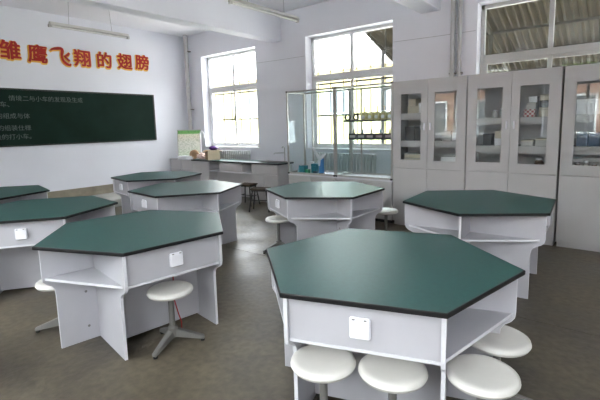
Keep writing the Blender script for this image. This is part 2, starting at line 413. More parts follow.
# radiators
def radiator(x0, x1, y, z0, z1, label):
    n = max(4, int((x1-x0)/.062)); t = thing('radiator', label, 'radiator', ((x0+x1)/2, y, z0))
    first = None
    for i in range(n):
        x = x0+(x1-x0)*(i+.5)/n-(x0+x1)/2
        if first is None:
            m = MB(); h = z1-z0
            m.box(-.019, .019, -.05, -.012, 0, h, .012); m.box(-.019, .019, .012, .05, 0, h, .012)
            m.box(-.022, .022, -.05, .05, .03, .09, .01); m.box(-.022, .022, -.05, .05, h-.10, h-.03, .01)
            first = m.build('section', M_RAD, t); first.location.x = x
        else:
            c = first.copy(); COL.objects.link(c); c.parent = t; c.location.x = x
    MB().tube([(-(x1-x0)/2, 0, .06), ((x1-x0)/2, 0, .06)], .016, 8).build('header', M_RAD, t, True)
    MB().tube([(-(x1-x0)/2, 0, z1-z0-.065), ((x1-x0)/2, 0, z1-z0-.065)], .016, 8).build('header', M_RAD, t, True)
    MB().box(-(x1-x0)/2+.1, -(x1-x0)/2+.13, .04, YW-y-.004, .1, .14).box((x1-x0)/2-.13, (x1-x0)/2-.1, .04, YW-y-.004, .1, .14).build('bracket', M_RAD, t)
radiator(-7.75, -6.50, 6.26, .35, 1.0, 'white column radiator under the left window behind the bench')
radiator(-4.72, -3.45, 6.26, .35, 1.0, 'white column radiator under the middle window behind the display cases')

# ---------------------------------------------------------------- hexagonal tables
def hexp(r, off=0.): return [(r*math.cos(math.radians(-30+60*k)+off), r*math.sin(math.radians(-30+60*k)+off)) for k in range(6)]
HT = .728
def make_table():
    t = thing('lab_table', '', 'table')
    m = MB(); m.prism(hexp(.684), 'z', HT-.019, HT); m.build('tabletop', M_GREEN, t)
    o, i = hexp(.6905), hexp(.6835); o2 = hexp(.687)
    m = MB(); bm = m.bm
    rings = [[bm.verts.new((x, y, z)) for x, y in P] for P, z in ((i, HT-.0205), (o, HT-.0205), (o, HT-.0025), (o2, HT+.0006), (i, HT+.0006))]
    for a in range(5):
        A, B = rings[a], rings[(a+1) % 5]
        for k in range(6): bm.faces.new((A[k], A[(k+1) % 6], B[(k+1) % 6], B[k]))
    m.build('edge_band', M_BLACKEDGE, t)
    zt = HT-.0205
    def sprof(a, b):   # outline: wide top from a, narrower foot from b (towards the inside), one end
        return [(a, zt), (a, .513), (a+(b-a)*.06, .483), (a+(b-a)*.28, .463), (a+(b-a)*.72, .443), (a+(b-a)*.94, .418), (b, .378), (b, 0)]
    yv = .333
    for s in (-1, 1):
        p = sprof(-.572, -.47); p2 = [(-x, z) for x, z in p][::-1]
        MB().prism(p+p2, 'y', s*yv-.009, s*yv+.009).build('side_panel', M_MEL, t)
        q = sprof(-.655, -.585)
        q = [(s*-x, z) for x, z in q] + [(s*(yv+.009), 0), (s*(yv+.009), zt)]
        wing = MB().prism(q, 'x', -.009, .009).build('wing_panel', M_MEL, t)
        for xx in (-.0105, .0105):
            for z in (.10, .35):
                ya = s*(yv+.075)
                MB().lathe([(0, 0), (.009, 0), (.009, .002), (0, .002)], 8).build('screw_cap', M_STEEL, wing)
                c = wing.children[-1]; c.location = (xx-(.001 if xx > 0 else -.001), ya, z); c.rotation_euler.y = PI/2 if xx > 0 else -PI/2
        # shelves: triangles either side of the wing panel
        for e in (-1, 1):
            tri = [(e*.0095, s*(yv+.0095)), (e*.0095, s*.640), (e*.535, s*(yv+.0095))]
            MB().prism(tri, 'z', .493, .508).build('shelf', M_MEL, t)
            d = Vector((.535-.0095, yv+.0095-.640)).normalized(); nn = Vector((-d.y, d.x))
            a, b = Vector((.0095, .640)), Vector((.535, yv+.0095))
            st = [(a.x, a.y), (b.x, b.y), (b.x+nn.x*.002, b.y+nn.y*.002), (a.x+nn.x*.002, a.y+nn.y*.002)]
            MB().prism([(e*x, s*y) for x, y in st], 'z', .4925, .5085).build('shelf_edge', M_EDGE, t)
        # knee side: apron, bottom board, back panel
        ap = MB().box(s*.545-.009, s*.545+.009, -.3235, .3235, .504, zt).build('apron', M_MEL, t)
        MB().box(min(s*.22, s*.556), max(s*.22, s*.556), -.3235, .3235, .489, .503).build('bottom_board', M_EDGE, t)
        MB().box(s*.22-.009, s*.22+.009, -.3235, .3235, .02, .489).build('knee_panel', M_MEL, t)
        sb = MB().box(min(s*.554, s*.575), max(s*.554, s*.575), -.046, .046, .555, .649, .0095, 3).build('socket_box', M_WHITEP, t)
        MB().box(min(s*.575, s*.5785), max(s*.575, s*.5785), -.041, .041, .561, .638, .0015, 1).build('flap', M_WHITEP, sb)
        for e in (-1, 1):
            MB().box(min(s*.575, s*.579), max(s*.575, s*.579), e*.025-.006, e*.025+.006, .640, .645).build('hinge', M_STEEL, sb)
        # white edging on the panel ends
        for e in (-1, 1):
            pts = sprof(-.572, -.47); mm = MB()
            for (xa, za), (xb, zb) in zip(pts, pts[1:]):
                dx, dz = xb-xa, zb-za; L = math.hypot(dx, dz); nx, nz = dz/L, -dx/L
                w = .0022
                quad = [(xa, za), (xb, zb), (xb+nx*w, zb+nz*w), (xa+nx*w, za+nz*w)]
                mm.prism([(-e*x, z) for x, z in quad], 'y', s*yv-.0092, s*yv+.0092)
            mm.build('panel_edging', M_EDGE, t)
        pts = sprof(-.655, -.585); mm = MB()
        for (xa, za), (xb, zb) in zip(pts, pts[1:]):
            dx, dz = xb-xa, zb-za; L = math.hypot(dx, dz); nx, nz = dz/L, -dx/L
            quad = [(xa, za), (xb, zb), (xb+nx*.0022, zb+nz*.0022), (xa+nx*.0022, za+nz*.0022)]
            mm.prism([(-s*x, z) for x, z in quad], 'x', -.0092, .0092)
        mm.build('panel_edging', M_EDGE, t)
    return t
TABLES = [
 ('A', -1.039, 1.956, -71.4, 'largest hexagonal green lab table, nearest the camera, with white stools around it'),
 ('D', -2.872, 1.604, -7.7, 'hexagonal green lab table in the left foreground with one white stool at its socket'),
 ('B', -1.116, 3.964, 4.3, 'hexagonal green lab table standing in front of the grey cabinets'),
 ('C', -2.793, 3.844, -119.0, 'hexagonal green lab table standing in front of the glass display cases'),
 ('F', -4.353, 3.100, -94.9, 'hexagonal green lab table just behind the left foreground table, centre left'),
 ('G', -5.949, 3.687, -100.1, 'farthest hexagonal green lab table, near the corner bench'),
 ('E', -4.475, 1.500, -34.8, 'hexagonal green lab table cut by the left edge, its white socket box in view'),
 ('H', -6.184, 1.516, -39.5, 'hexagonal green lab table at the far left edge, nearest the blackboard'),
]
proto = None
for n, x, y, r, lab in TABLES:
    if proto is None: proto = t = make_table()
    else: t = copy_tree(proto)
    t.location = (x, y, FZ); t.rotation_euler.z = math.radians(r)
    tag(t, lab, 'table', 'hexagonal lab tables')

# ---------------------------------------------------------------- white stools
def make_stool():
    t = thing('lab_stool', '', 'stool')
    h = .398; R = .15
    MB().lathe([(0, h-.042), (R-.03, h-.042), (R-.008, h-.036), (R, h-.022), (R-.003, h-.010), (R-.014, h-.002), (R-.030, h), (R-.05, h-.003), (0, h-.007)], 40).build('seat', M_SEAT, t, True)
    MB().lathe([(0, h-.056), (.075, h-.056), (.08, h-.042), (0, h-.042)], 20).build('seat_plate', M_STEEL, t, True)
    MB().lathe([(.0, .085), (.019, .085), (.019, h-.056), (0, h-.056)], 18).build('column', M_STEEL, t, True)
    MB().lathe([(0, .055), (.030, .055), (.033, .07), (.033, .12), (.024, .128), (0, .128)], 18).build('hub', M_STEEL, t, True)
    leg = foot = None
    for k in range(3):
        if leg is None:
            m = MB()
            bm = m.bm
            A = [bm.verts.new(p) for p in ((.015, -.024, .055), (.015, .024, .055), (.015, .022, .115), (.015, -.022, .115))]
            B = [bm.verts.new(p) for p in ((.205, -.016, .012), (.205, .016, .012), (.205, .015, .036), (.205, -.015, .036))]
            for q in (A[::-1], B): bm.faces.new(q)
            for j in range(4): bm.faces.new((A[j], A[(j+1) % 4], B[(j+1) % 4], B[j]))
            bmesh.ops.bevel(bm, geom=bm.edges[:], offset=.004, segments=2, affect='EDGES')
            leg = m.build('leg', M_STEEL, t, True); l = leg
            foot = MB().lathe([(0, 0), (.014, 0), (.014, .014), (0, .014)], 12, (.192, 0)).build('rubber_foot', M_RUB, leg)
        else:
            l = leg.copy(); COL.objects.link(l); l.parent = t
            f = foot.copy(); COL.objects.link(f); f.parent = l
        l.rotation_euler.z = k*2*PI/3
    return t
STOOLS = [
 (-2.383, 1.512, 50, 'round white stool at the socket side of the left foreground table'),
 (-1.06, 1.43, 20, 'round white stool under the nearest table, leftmost of the pair below the apron'),
 (-.775, 1.555, 75, 'round white stool under the nearest table, right one of the pair below the apron'),
 (-.455, 1.745, 10, 'round white stool at bottom right, below the nearest table open shelf, the closer one'),
 (-.48, 2.10, 40, 'round white stool right of the nearest table, tucked behind another white stool'),
 (-3.217, 3.514, 10, 'round white stool at the socket side of the table before the display cases'),
 (-2.381, 4.578, 30, 'round white stool between the centre table and the first grey cabinet'),
 (-3.193, 1.137, -20, 'round white stool peeking out left of the left foreground table'),
]
sproto = None
for x, y, r, lab in STOOLS:
    if sproto is None: sproto = s = make_stool()
    else: s = copy_tree(sproto)
    s.location = (x, y, FZ); s.rotation_euler.z = math.radians(r); tag(s, lab, 'stool', 'round white lab stools')
tag(MB().tube([(-2.56, 1.66, .536), (-2.545, 1.645, .42), (-2.53, 1.63, .30), (-2.505, 1.645, .18), (-2.50, 1.66, .12), (-2.515, 1.67, .058)], .0045, 8).build('red_cord', M_REDW, None, True), 'thin red cord hanging down behind the stool of the left foreground table', 'cord')

# dark wooden stools by the bench
def dark_stool(x, y, r, label):
    t = thing('square_stool', label, 'stool', (x, y, FZ), math.radians(r), group='dark square stools')
    MB().box(-.16, .16, -.12, .12, .378, .403, .006).build('seat', M_DWOOD, t)
    MB().box(-.14, .14, -.10, .10, .353, .378).build('seat_frame', M_DSTEEL, t)
    for a in (-1, 1):
        for b in (-1, 1):
            MB().tube([(a*.12, b*.085, .36), (a*.15, b*.115, .18), (a*.175, b*.135, 0)], .013, 10).build('leg', M_DSTEEL, t, True)
    m = MB()
    for a in (-1, 1): m.tube([(a*.153, -.117, .18), (a*.153, .117, .18)], .008, 8)
    m.tube([(-.153, 0, .18), (.153, 0, .18)], .008, 8)
    m.build('stretcher', M_DSTEEL, t, True)
dark_stool(-5.68, 5.38, 8, 'dark square stool with brown seat in front of the bench knee space, left one')
dark_stool(-5.06, 5.10, 30, 'dark square stool between the sink bench and the centre table, right one')

# ---------------------------------------------------------------- sink bench
BZ, BY0, BY1 = .815, 5.73, 6.12
def handle_free_front(parent, x0, x1, z0, z1, name, y=BY0, m=M_BENCH):
    return MB().box(x0+.006, x1-.006, y-.018, y, z0+.006, z1-.006, .002, 1).build(name, m, parent)
b = thing('sink_bench', 'long grey lab bench with dark green top and black sink under the left window', 'bench', (0, 0, 0))
MB().box(-7.78, -5.17, BY0-.03, BY1+.02, BZ-.026, BZ).build('worktop', M_GREEN, b)
m = MB(); m.box(-7.785, -5.165, BY0-.036, BY0-.030, BZ-.028, BZ+.0005); m.box(-5.17, -5.164, BY0-.036, BY1+.02, BZ-.028, BZ+.0005); m.box(-7.786, -7.78, BY0-.036, BY1+.02, BZ-.028, BZ+.0005)
m.build('edge_band', M_BLACKEDGE, b)
zt = BZ-.028
for x0, x1, nm in ((-7.76, -7.20, 'l'), (-5.90, -5.20, 'r')):
    c = MB().box(x0, x1, BY0, BY1, FZ+.002, zt).build('cupboard', M_BENCH, b)
    handle_free_front(c, x0, x1, .60, zt, 'drawer')
    xm = (x0+x1)/2
    handle_free_front(c, x0, xm, FZ+.03, .60, 'door'); handle_free_front(c, xm, x1, FZ+.03, .60, 'door')
d = MB().box(-6.89, -6.20, BY0+.02, BY1, .60, zt).build('drawer_box', M_BENCH, b)
handle_free_front(d, -6.89, -6.20, .60, zt, 'drawer', BY0+.02)
MB().box(-7.20, -5.90, BY0, BY1, .575, .60).build('shelf', M_EDGE, b)
MB().box(-7.20, -5.90, BY0+.2, BY0+.22, FZ+.01, .575).build('knee_panel', M_BENCH, b)
MB().box(-7.20, -5.90, BY1-.02, BY1, .60, zt).build('back_panel', mat('bench_recess_shade', (.16, .155, .15, 1), .6), b)  # shade deep in the recess is put into this board's dark colour
m = MB()   # sink rim with a sunk floor
m.box(-5.82, -5.30, 5.86, 5.88, BZ-.001, BZ+.008); m.box(-5.82, -5.30, 6.08, 6.10, BZ-.001, BZ+.008); m.box(-5.82, -5.80, 5.86, 6.10, BZ-.001, BZ+.008); m.box(-5.32, -5.30, 5.86, 6.10, BZ-.001, BZ+.008)
m.box(-5.80, -5.32, 5.88, 6.08, BZ-.0005, BZ+.0015)
m.build('sink', M_SINK, b)
tap = MB().tube([(-5.36, 6.11, BZ), (-5.36, 6.11, 1.09), (-5.40, 6.11, 1.11), (-5.42, 6.10, 1.08)], .012, 8).tube([(-5.36, 6.11, .99), (-5.56, 6.04, .985), (-5.58, 6.03, .96)], .010, 8).build('tap', M_SILVER, b, True)
tp = MB().tube([(-7.93, 6.09, BZ), (-7.93, 6.09, 1.34)]+[(-7.93+.07-.07*math.cos(a), 6.09, 1.34+.09*math.sin(a)) for a in [PI*k/8 for k in range(1, 9)]]+[(-7.79, 6.09, 1.27)], .015, 10)
tag(tp.build('water_tap', M_WHITEP, None, True), 'tall white gooseneck water tap beside the left window', 'tap')
c = thing('side_cabinet', 'low grey cabinet in the corner left of the sink bench', 'cabinet')
MB().box(XB+.03, -7.79, BY0+.02, BY1, FZ+.002, BZ-.03).build('body', M_BENCH, c)
MB().box(XB+.02, -7.79, BY0-.005, BY1+.01, BZ-.03, BZ-.008, .003).build('top', M_MEL, c)
for k in range(2):
    a = XB+.03+k*.43; handle_free_front(c, a, a+.43, .60, BZ-.03, 'drawer', BY0+.02); handle_free_front(c, a, a+.43, FZ+.03, .60, 'door', BY0+.02)

# things on the bench
def poster_mat():
    m = bpy.data.materials.new('printed_notice'); m.use_nodes = True; n = m.node_tree.nodes; l = m.node_tree.links; bs = n['Principled BSDF']
    t = n.new('ShaderNodeTexCoord'); s = n.new('ShaderNodeSeparateXYZ'); l.new(t.outputs['Object'], s.inputs[0])
    r = n.new('ShaderNodeValToRGB'); r.color_ramp.interpolation = 'EASE'
    mp = n.new('ShaderNodeMapRange'); mp.inputs[1].default_value = 0; mp.inputs[2].default_value = .66; l.new(s.outputs['Z'], mp.inputs[0]); l.new(mp.outputs[0], r.inputs[0])
    e = r.color_ramp.elements; e[0].color = (.74, .84, .66, 1); e[1].position = .86; e[1].color = (.86, .82, .66, 1)
    for p, c in ((.5, (.84, .86, .76, 1)), (.875, (.18, .50, .12, 1)), (1., (.14, .42, .10, 1))): q = e.new(p); q.color = c
    w = n.new('ShaderNodeTexNoise'); w.inputs['Scale'].default_value = 55; mpp = n.new('ShaderNodeMapping'); mpp.inputs['Scale'].default_value = (.5, .5, 1.1)
    l.new(t.outputs['Object'], mpp.inputs[0]); l.new(mpp.outputs[0], w.inputs['Vector'])
    cr = n.new('ShaderNodeValToRGB'); cr.color_ramp.elements[0].position = .38; cr.color_ramp.elements[1].position = .5; cr.color_ramp.elements[0].color = (.55, .6, .5, 1)
    l.new(w.outputs['Fac'], cr.inputs[0])
    mx = n.new('ShaderNodeMix'); mx.data_type = 'RGBA'; mx.blend_type = 'MULTIPLY'; mx.inputs[0].default_value = .8
    l.new(r.outputs[0], mx.inputs[6]); l.new(cr.outputs[0], mx.inputs[7]); l.new(mx.outputs[2], bs.inputs['Base Color']); bs.inputs['Roughness'].default_value = .4
    return m
def at_z(o, x, y, z, rz=0): o.location = (x, y, z); o.rotation_euler.z = rz; return o
po = thing('notice_board', 'cream notice board with green heading leaning in the corner on the bench', 'board', (-8.20, 5.97, BZ-.007), math.radians(44))
MB().box(-.262, .262, 0, .015, 0, .66, rot=((0, 0, 0), rx(-.14))).build('sheet', poster_mat(), po)
m = MB(); q = ((0, 0, 0), rx(-.14))
m.box(-.275, -.258, -.004, .02, 0, .675, rot=q); m.box(.258, .275, -.004, .02, 0, .675, rot=q); m.box(-.275, .275, -.004, .02, .658, .675, rot=q); m.box(-.275, .275, -.004, .02, 0, .015, rot=q)
m.build('frame', M_ALU, po)
pp = MB()
for k in range(11): pp.box(-.17+random.uniform(-.02, .02), .17+random.uniform(-.02, .02), -.10, .10, k*.007, k*.007+.006, rot=((0, 0, 0), rzm(random.uniform(-.2, .2))))
tag(at_z(pp.build('paper_stack', M_PAPER), -8.10, 5.79, BZ-.008, .1), 'loose stack of white papers on the corner cabinet', 'paper', kind='stuff')
tr = thing('tan_roll', 'round tan tape roll standing on edge at the left end of the green bench top', 'roll', (-7.93, 5.90, BZ+.0-.007))
m = MB(); m.lathe([(.05, -.04), (.10, -.04), (.105, -.03), (.105, .03), (.10, .04), (.05, .04), (.05, -.04)], 28)
bmesh.ops.rotate(m.bm, verts=m.bm.verts[:], cent=(0, 0, 0), matrix=ry(PI/2)); bmesh.ops.rotate(m.bm, verts=m.bm.verts[:], cent=(0, 0, 0), matrix=rzm(-.9))
bmesh.ops.translate(m.bm, verts=m.bm.verts[:], vec=(0, 0, .106)); m.build('roll', M_TAN, tr, True)
m = MB().lathe([(0, -.035), (.05, -.035), (.05, .035), (0, .035)], 20)
bmesh.ops.rotate(m.bm, verts=m.bm.verts[:], cent=(0, 0, 0), matrix=ry(PI/2)); bmesh.ops.rotate(m.bm, verts=m.bm.verts[:], cent=(0, 0, 0), matrix=rzm(-.9))
bmesh.ops.translate(m.bm, verts=m.bm.verts[:], vec=(0, 0, .106)); m.build('core', M_CARD, tr, True)
# crumpled bag
m = MB(); bmesh.ops.create_icosphere(m.bm, subdivisions=4, radius=1)
from mathutils import noise
for v in m.bm.verts:
    d = 1+.35*noise.noise(v.co*2.2)+.14*noise.noise(v.co*6); v.co = Vector((v.co.x*.15*d, v.co.y*.10*d, max(0, .065+v.co.z*.075*d)))
tag(at_z(m.build('plastic_bag', M_PINK, None, True), -7.66, 5.92, BZ), 'crumpled pinkish white bag beside the cardboard box', 'bag')
cb = thing('cardboard_box', 'open brown cardboard box with cream end on the bench', 'box', (-7.28, 5.90, BZ), math.radians(-28))
MB().box(-.19, .13, -.13, .13, 0, .205).build('box_body', M_CARD, cb)
MB().box(.131, .139, -.13, .13, 0, .205).build('end_panel', M_CREAM, cb)
MB().box(-.19, .13, -.20, -.131, .2, .206, rot=((0, -.131, .203), rx(.5))).box(-.19, .13, .131, .20, .2, .206, rot=((0, .131, .203), rx(-.5))).build('flap', M_CARD, cb)
m = MB(); bmesh.ops.create_icosphere(m.bm, subdivisions=3, radius=1)
for v in m.bm.verts:
    d = 1+.25*noise.noise(v.co*2.5); v.co = Vector((v.co.x*.13*d, v.co.y*.08*d, .05+v.co.z*.05*d))
tag(at_z(m.build('purple_bag', M_PURPLE, None, True), -7.27, 5.92, BZ+.202), 'dark purple plastic bundle lying on the cardboard box', 'bag')

# ---------------------------------------------------------------- display cases
CASE_FROM = len(COL.objects)
CF, CD, CB, CT = 5.626, .50, .665, 2.10
def case(x0, x1, label, shelves):
    t = thing('display_case', label, 'display case', (x0, CF, 0)); w = x1-x0; p = .028
    bs = MB().box(.004, w-.004, .01, CD, .05, CB-.03).build('base_cabinet', M_CAB, t)
    MB().box(.02, w-.02, .04, CD, 0, .05).build('plinth', M_BLK, bs)
    for k in range(2): MB().box(.01+k*(w/2-.01)+.003, .01+(k+1)*(w/2-.01)-.003, -.004, .01, .07, CB-.045, .002, 1).build('door', M_CAB, bs)
    MB().box(0, w, 0, CD, CB-.03, CB).build('deck', M_EDGE, t)
    for xx in (0, w-p):
        for yy in (0, CD-p): MB().box(xx, xx+p, yy, yy+p, CB, CT, .004).build('post', M_ALU, t)
    MB().box(.20, .22, CD-p, CD-.006, CB, CT-.03).build('post', M_ALU, t)
    for z in (CB, CT-p):
        m = MB(); m.box(p, w-p, 0, p, z, z+p); m.box(p, w-p, CD-p, CD, z, z+p); m.box(0, p, p, CD-p, z, z+p); m.box(w-p, w, p, CD-p, z, z+p)
        m.build('rail', M_ALU, t)
    for xx in (.0, w-p-.008):
        for z in (CB-.006, CT-p+.006): MB().box(xx, xx+p+.008, -.005, p, z, z+p, .005).build('corner_joint', M_BLK, t)
    MB().box(p, w-p, .009, .014, CB+p, CT-p).build('front_glass', G_CASE, t)
    MB().box(p, w-p, CD-.019, CD-.014, CB+p, CT-p).build('back_glass', G_CASE, t)
    for xx in (.012, w-.017): MB().box(xx, xx+.005, p, CD-p, CB+p, CT-p).build('side_glass', G_CASE, t)
    MB().box(p, w-p, p, CD-p, CT-.016, CT-.010).build('top_glass', G_CASE, t)
    for z in shelves: MB().box(.019, w-.019, .10, CD-.05, z-.008, z).build('glass_shelf', G_SHELF, t)
case(-4.872, -3.850, 'left glass display case with blue items on its deck', ())
case(-3.846, -2.824, 'right glass display case with two stocked glass shelves', (1.262, 1.545))
# on the upper shelf: brass models; on the lower shelf: instruments
z1 = 1.545
for k, x in enumerate((-3.74, -3.58)):
    t = thing('ring_magnet_stand', 'dark ring shaped model on the upper glass shelf, %s' % ('leftmost' if k == 0 else 'second from the left'), 'model', (x, 5.85, z1), group='dark ring models on the upper shelf')
    MB().box(-.06, .06, -.04, .04, 0, .03, .004).build('base', M_DEV, t)
    MB().tube([(.045*math.cos(a), 0, .075+.045*math.sin(a)) for a in [2*PI*j/20 for j in range(20)]], .014, 8, True).build('ring', M_DSTEEL, t, True)
words = ['first from the left', 'second from the left', 'third from the left', 'fourth from the left', 'last before the right post']
for k in range(5):
    t = thing('brass_model', 'olive brass apparatus on the upper glass shelf, %s' % words[k], 'apparatus', (-3.42+.115*k, 5.85, z1), group='brass apparatus on the upper shelf')
    MB().box(-.05, .05, -.05, .05, 0, .022, .003).build('base', M_DEV, t)
    MB().box(-.05, .05, -.035, .035, .022, .14, .012).lathe([(0, .13), (.03, .13), (.03, .146), (.012, .15), (0, .15)], 16).build('body', M_OLIVE, t, True)
    MB().lathe([(0, 0), (.028, 0), (.028, .01), (0, .01)], 14).build('dial', M_PAPER, t).location = (0, -.046, .07)
    t.children[-1].rotation_euler.x = PI/2
    if k % 2 == 0 or k == 3: MB().lathe([(0, .15), (.008, .15), (.006, .21), (.012, .215), (.012, .23), (0, .235)], 10).build('chimney', M_BRASS, t, True)
z2 = 1.262
for k in range(5):
    t = thing('meter_box', 'black instrument box on the lower glass shelf, %s' % words[k], 'instrument', (-3.62+.16*k, 5.85, z2), group='black instruments on the lower shelf')
    MB().box(-.076, .076, -.05, .05, 0, .095, .004).build('body', M_DEV, t)
    MB().box(-.055, .055, -.054, -.05, .03, .07, .002, 1).build('face_plate', mat('pinkish_label', (.45, .36, .38, 1), .5) if k > 1 else M_SILVER, t)
    MB().lathe([(0, .095), (.012, .095), (.01, .15), (.014, .155), (0, .165)], 10).build('terminal', M_BLUE if k % 2 else M_STEEL, t, True)
# items on the deck of the left case
z0 = CB+.001
def deck_box(x, y, w, d, h, m, lab, rz=0):
    t = thing('kit_box', lab, 'box', (x, y, z0), rz); MB().box(-w/2, w/2, -d/2, d/2, 0, h*.72, .004).build('body', m, t); MB().box(-w/2-.003, w/2+.003, -d/2-.003, d/2+.003, h*.72, h, .005).build('lid', m, t)
t = thing('flask', 'pale blue small flask at the left end of the display deck', 'flask', (-4.73, 5.78, z0))
MB().lathe([(0, 0), (.035, 0), (.04, .02), (.03, .07), (.013, .10), (.013, .14), (0, .14)], 16).build('body', mat('pale_blue', (.35, .60, .68, 1), .3), t, True)
MB().lathe([(0, .14), (.015, .14), (.014, .16), (0, .16)], 12).build('stopper', M_WHITEP, t)
deck_box(-4.65, 5.80, .11, .12, .13, M_TEAL, 'left teal kit box on the display deck')
deck_box(-4.545, 5.78, .07, .08, .07, M_GRNP, 'small green kit box between the teal boxes')
deck_box(-4.535, 5.90, .06, .05, .20, M_WHITEP, 'upright white box behind the green one in the display case', .2)
deck_box(-4.44, 5.86, .10, .10, .17, M_TEAL, 'right teal kit box on the display deck', .15)
deck_box(-4.36, 5.76, .07, .05, .045, M_NAVY, 'small dark navy box before the blue stand')
wt = thing('wind_model', 'white Y shaped blades on a blue column in the display case', 'model', (-4.28, 5.84, z0))
MB().lathe([(0, 0), (.055, 0), (.055, .015), (0, .015)], 20).build('base', M_BLK, wt)
MB().box(-.038, .038, -.03, .03, .015, .27, .01).build('column', M_BLUE, wt)
MB().lathe([(0, -.02), (.022, -.02), (.022, .02), (0, .02)], 14).build('hub', M_WHITEP, wt).location = (0, -.045, .26)
wt.children[-1].rotation_euler.x = PI/2
for a, L in ((125, .25), (38, .17), (270, .12)):
    bl = MB().prism([(0, -.014), (.03, -.036), (L, -.014), (L, .012), (.03, .024), (0, .014)], 'y', -.004, .004).build('blade', M_WHITEP, wt)
    bl.location = (0, -.064, .26); bl.rotation_euler.y = -math.radians(a)
t = thing('small_lamp_base', 'little white holder right of the blue column', 'holder', (-4.13, 5.80, z0))
MB().lathe([(0, 0), (.04, 0), (.04, .012), (.02, .018), (.02, .04), (0, .042)], 16).build('body', M_WHITEP, t, True)
MB().box(-.06, .06, -.045, .045, 0, .0015).build('pad', M_BLK, t)

# ---------------------------------------------------------------- grey cabinets
CDP = .46; CH = 2.095
def cabinet(x0, w, label, shelf_z):
    t = thing('storage_cabinet', label, 'cabinet', (x0, CF, 0)); e = .02
    m = MB(); m.box(0, e, .0, CDP, .06, CH); m.box(w-e, w, .0, CDP, .06, CH); m.box(e, w-e, 0, CDP, CH-e, CH); m.box(e, w-e, 0, CDP, .06, .08); m.box(e, w-e, 0, CDP, .845, .87)
    m.box(e, w-e, CDP-.012, CDP, .08, CH-e)
    m.build('carcass', M_CAB, t)
    MB().box(.01, w-.01, .02, CDP, 0, .06).build('plinth', M_CAB, t)
    for z0_, z1_ in shelf_z:
        sh = MB().box(e, w-e, .03, CDP-.015, z1_-.018, z1_).build('shelf', M_CABIN, t)
        MB().box(e, w-e, .022, .03, z0_, z1_).build('shelf_lip', M_CAB, sh)
    for k in range(2):
        a, b_ = (.004, w/2-.002) if k == 0 else (w/2+.002, w-.004)
        z0_ = .868+(0 if k == 0 else -.006); z1_ = CH-.012
        so, si = .112, .088
        l_, r_ = (so, si) if k == 0 else (si, so)
        m = MB(); m.box(a, a+l_, -.02, -.001, z0_, z1_); m.box(b_-r_, b_, -.02, -.001, z0_, z1_)
        m.box(a+l_, b_-r_, -.02, -.001, z0_, z0_+.105); m.box(a+l_, b_-r_, -.02, -.001, 1.918, z1_)
        d = m.build('glass_door', M_CAB, t)
        MB().box(a+l_, b_-r_, -.012, -.008, z0_+.105, 1.918).build('pane', G_CAB, d)
        bd = MB(); bw = .008
        bd.box(a+l_, a+l_+bw, -.0215, -.012, z0_+.105, 1.918); bd.box(b_-r_-bw, b_-r_, -.0215, -.012, z0_+.105, 1.918); bd.box(a+l_, b_-r_, -.0215, -.012, z0_+.105, z0_+.113); bd.box(a+l_, b_-r_, -.0215, -.012, 1.910, 1.918)
        bd.build('glazing_bead', M_CAB, d)
        hx = b_-.04 if k == 0 else a+.04
        MB().box(hx-.010, hx+.010, -.04, -.02, 1.40, 1.50, .005).build('handle', M_WHITEP, d)
        MB().box(a, b_, -.02, -.001, .085, .855, .002, 1).build('door', M_CAB, t)
    return t
SH1 = ((1.16, 1.25), (1.55, 1.64)); SH2 = ((1.10, 1.19), (1.455, 1.54)); SH3 = ((1.10, 1.19), (1.46, 1.55))
cabinet(-2.805, 1.040, 'first grey storage cabinet, beside the glass display case', SH1)
cabinet(-1.757, 1.045, 'second grey storage cabinet, middle of the three', SH2)
cabinet(-.692, 1.045, 'third grey storage cabinet, cut by the right edge', SH3)
def checks():
    m = bpy.data.materials.new('red_white_print'); m.use_nodes = True; n = m.node_tree.nodes; l = m.node_tree.links
    c = n.new('ShaderNodeTexChecker'); c.inputs['Scale'].default_value = 40; c.inputs[1].default_value = (.75, .72, .70, 1); c.inputs[2].default_value = (.42, .10, .10, 1)
    t = n.new('ShaderNodeTexCoord'); l.new(t.outputs['Object'], c.inputs[0]); l.new(c.outputs[0], n['Principled BSDF'].inputs['Base Color']); return m
M_CHK = checks()
M_CRB = mat('cream_box', (.62, .58, .46, 1), .6); M_GRB = mat('grey_box', (.50, .50, .48, 1), .6); M_DKB = mat('dark_box', (.06, .06, .062, 1), .5); M_BLB = mat('blue_box', (.05, .10, .19, 1), .5)
def sbox(x, y, z, w, d, h, m, lab, rz=0., lidm=None, name='storage_box'):
    t = thing(name, lab, 'box', (x, y, z), rz, group='boxes in the glass cabinets')
    MB().box(-w/2, w/2, -d/2, d/2, 0, h*.75, .003, 1).build('body', m, t)
    MB().box(-w/2-.003, w/2+.003, -d/2-.003, d/2+.003, h*.75, h, .003, 1).build('lid', lidm or m, t)
# first cabinet
sbox(-2.56, 5.80, 1.641, .16, .16, .10, M_CRB, 'cream box at the bottom of the top shelf pile, first cabinet left door', .2)
sbox(-2.56, 5.80, 1.743, .13, .13, .10, M_CRB, 'cream box on top of the top shelf pile, first cabinet left door', -.25)
sbox(-2.43, 5.74, 1.641, .06, .06, .14, M_PAPER, 'narrow white box beside the cream pile, first cabinet left door')
sbox(-2.60, 5.82, 1.251, .14, .18, .20, M_DKB, 'left dark box on the middle shelf, first cabinet left door')
sbox(-2.45, 5.80, 1.251, .13, .16, .17, M_DKB, 'right dark box on the middle shelf, first cabinet left door', .05)
for k, w in enumerate(('bottom', 'middle', 'top')):
    sbox(-2.51, 5.80, .871+.066*k, .30, .24, .064, M_CRB, '%s one of three flat cream trays, first cabinet lower shelf' % w, .03*k, M_GRB, 'flat_tray')
sbox(-2.06, 5.80, 1.251, .12, .16, .13, M_GRB, 'lower left grey box on the middle shelf, first cabinet right door')
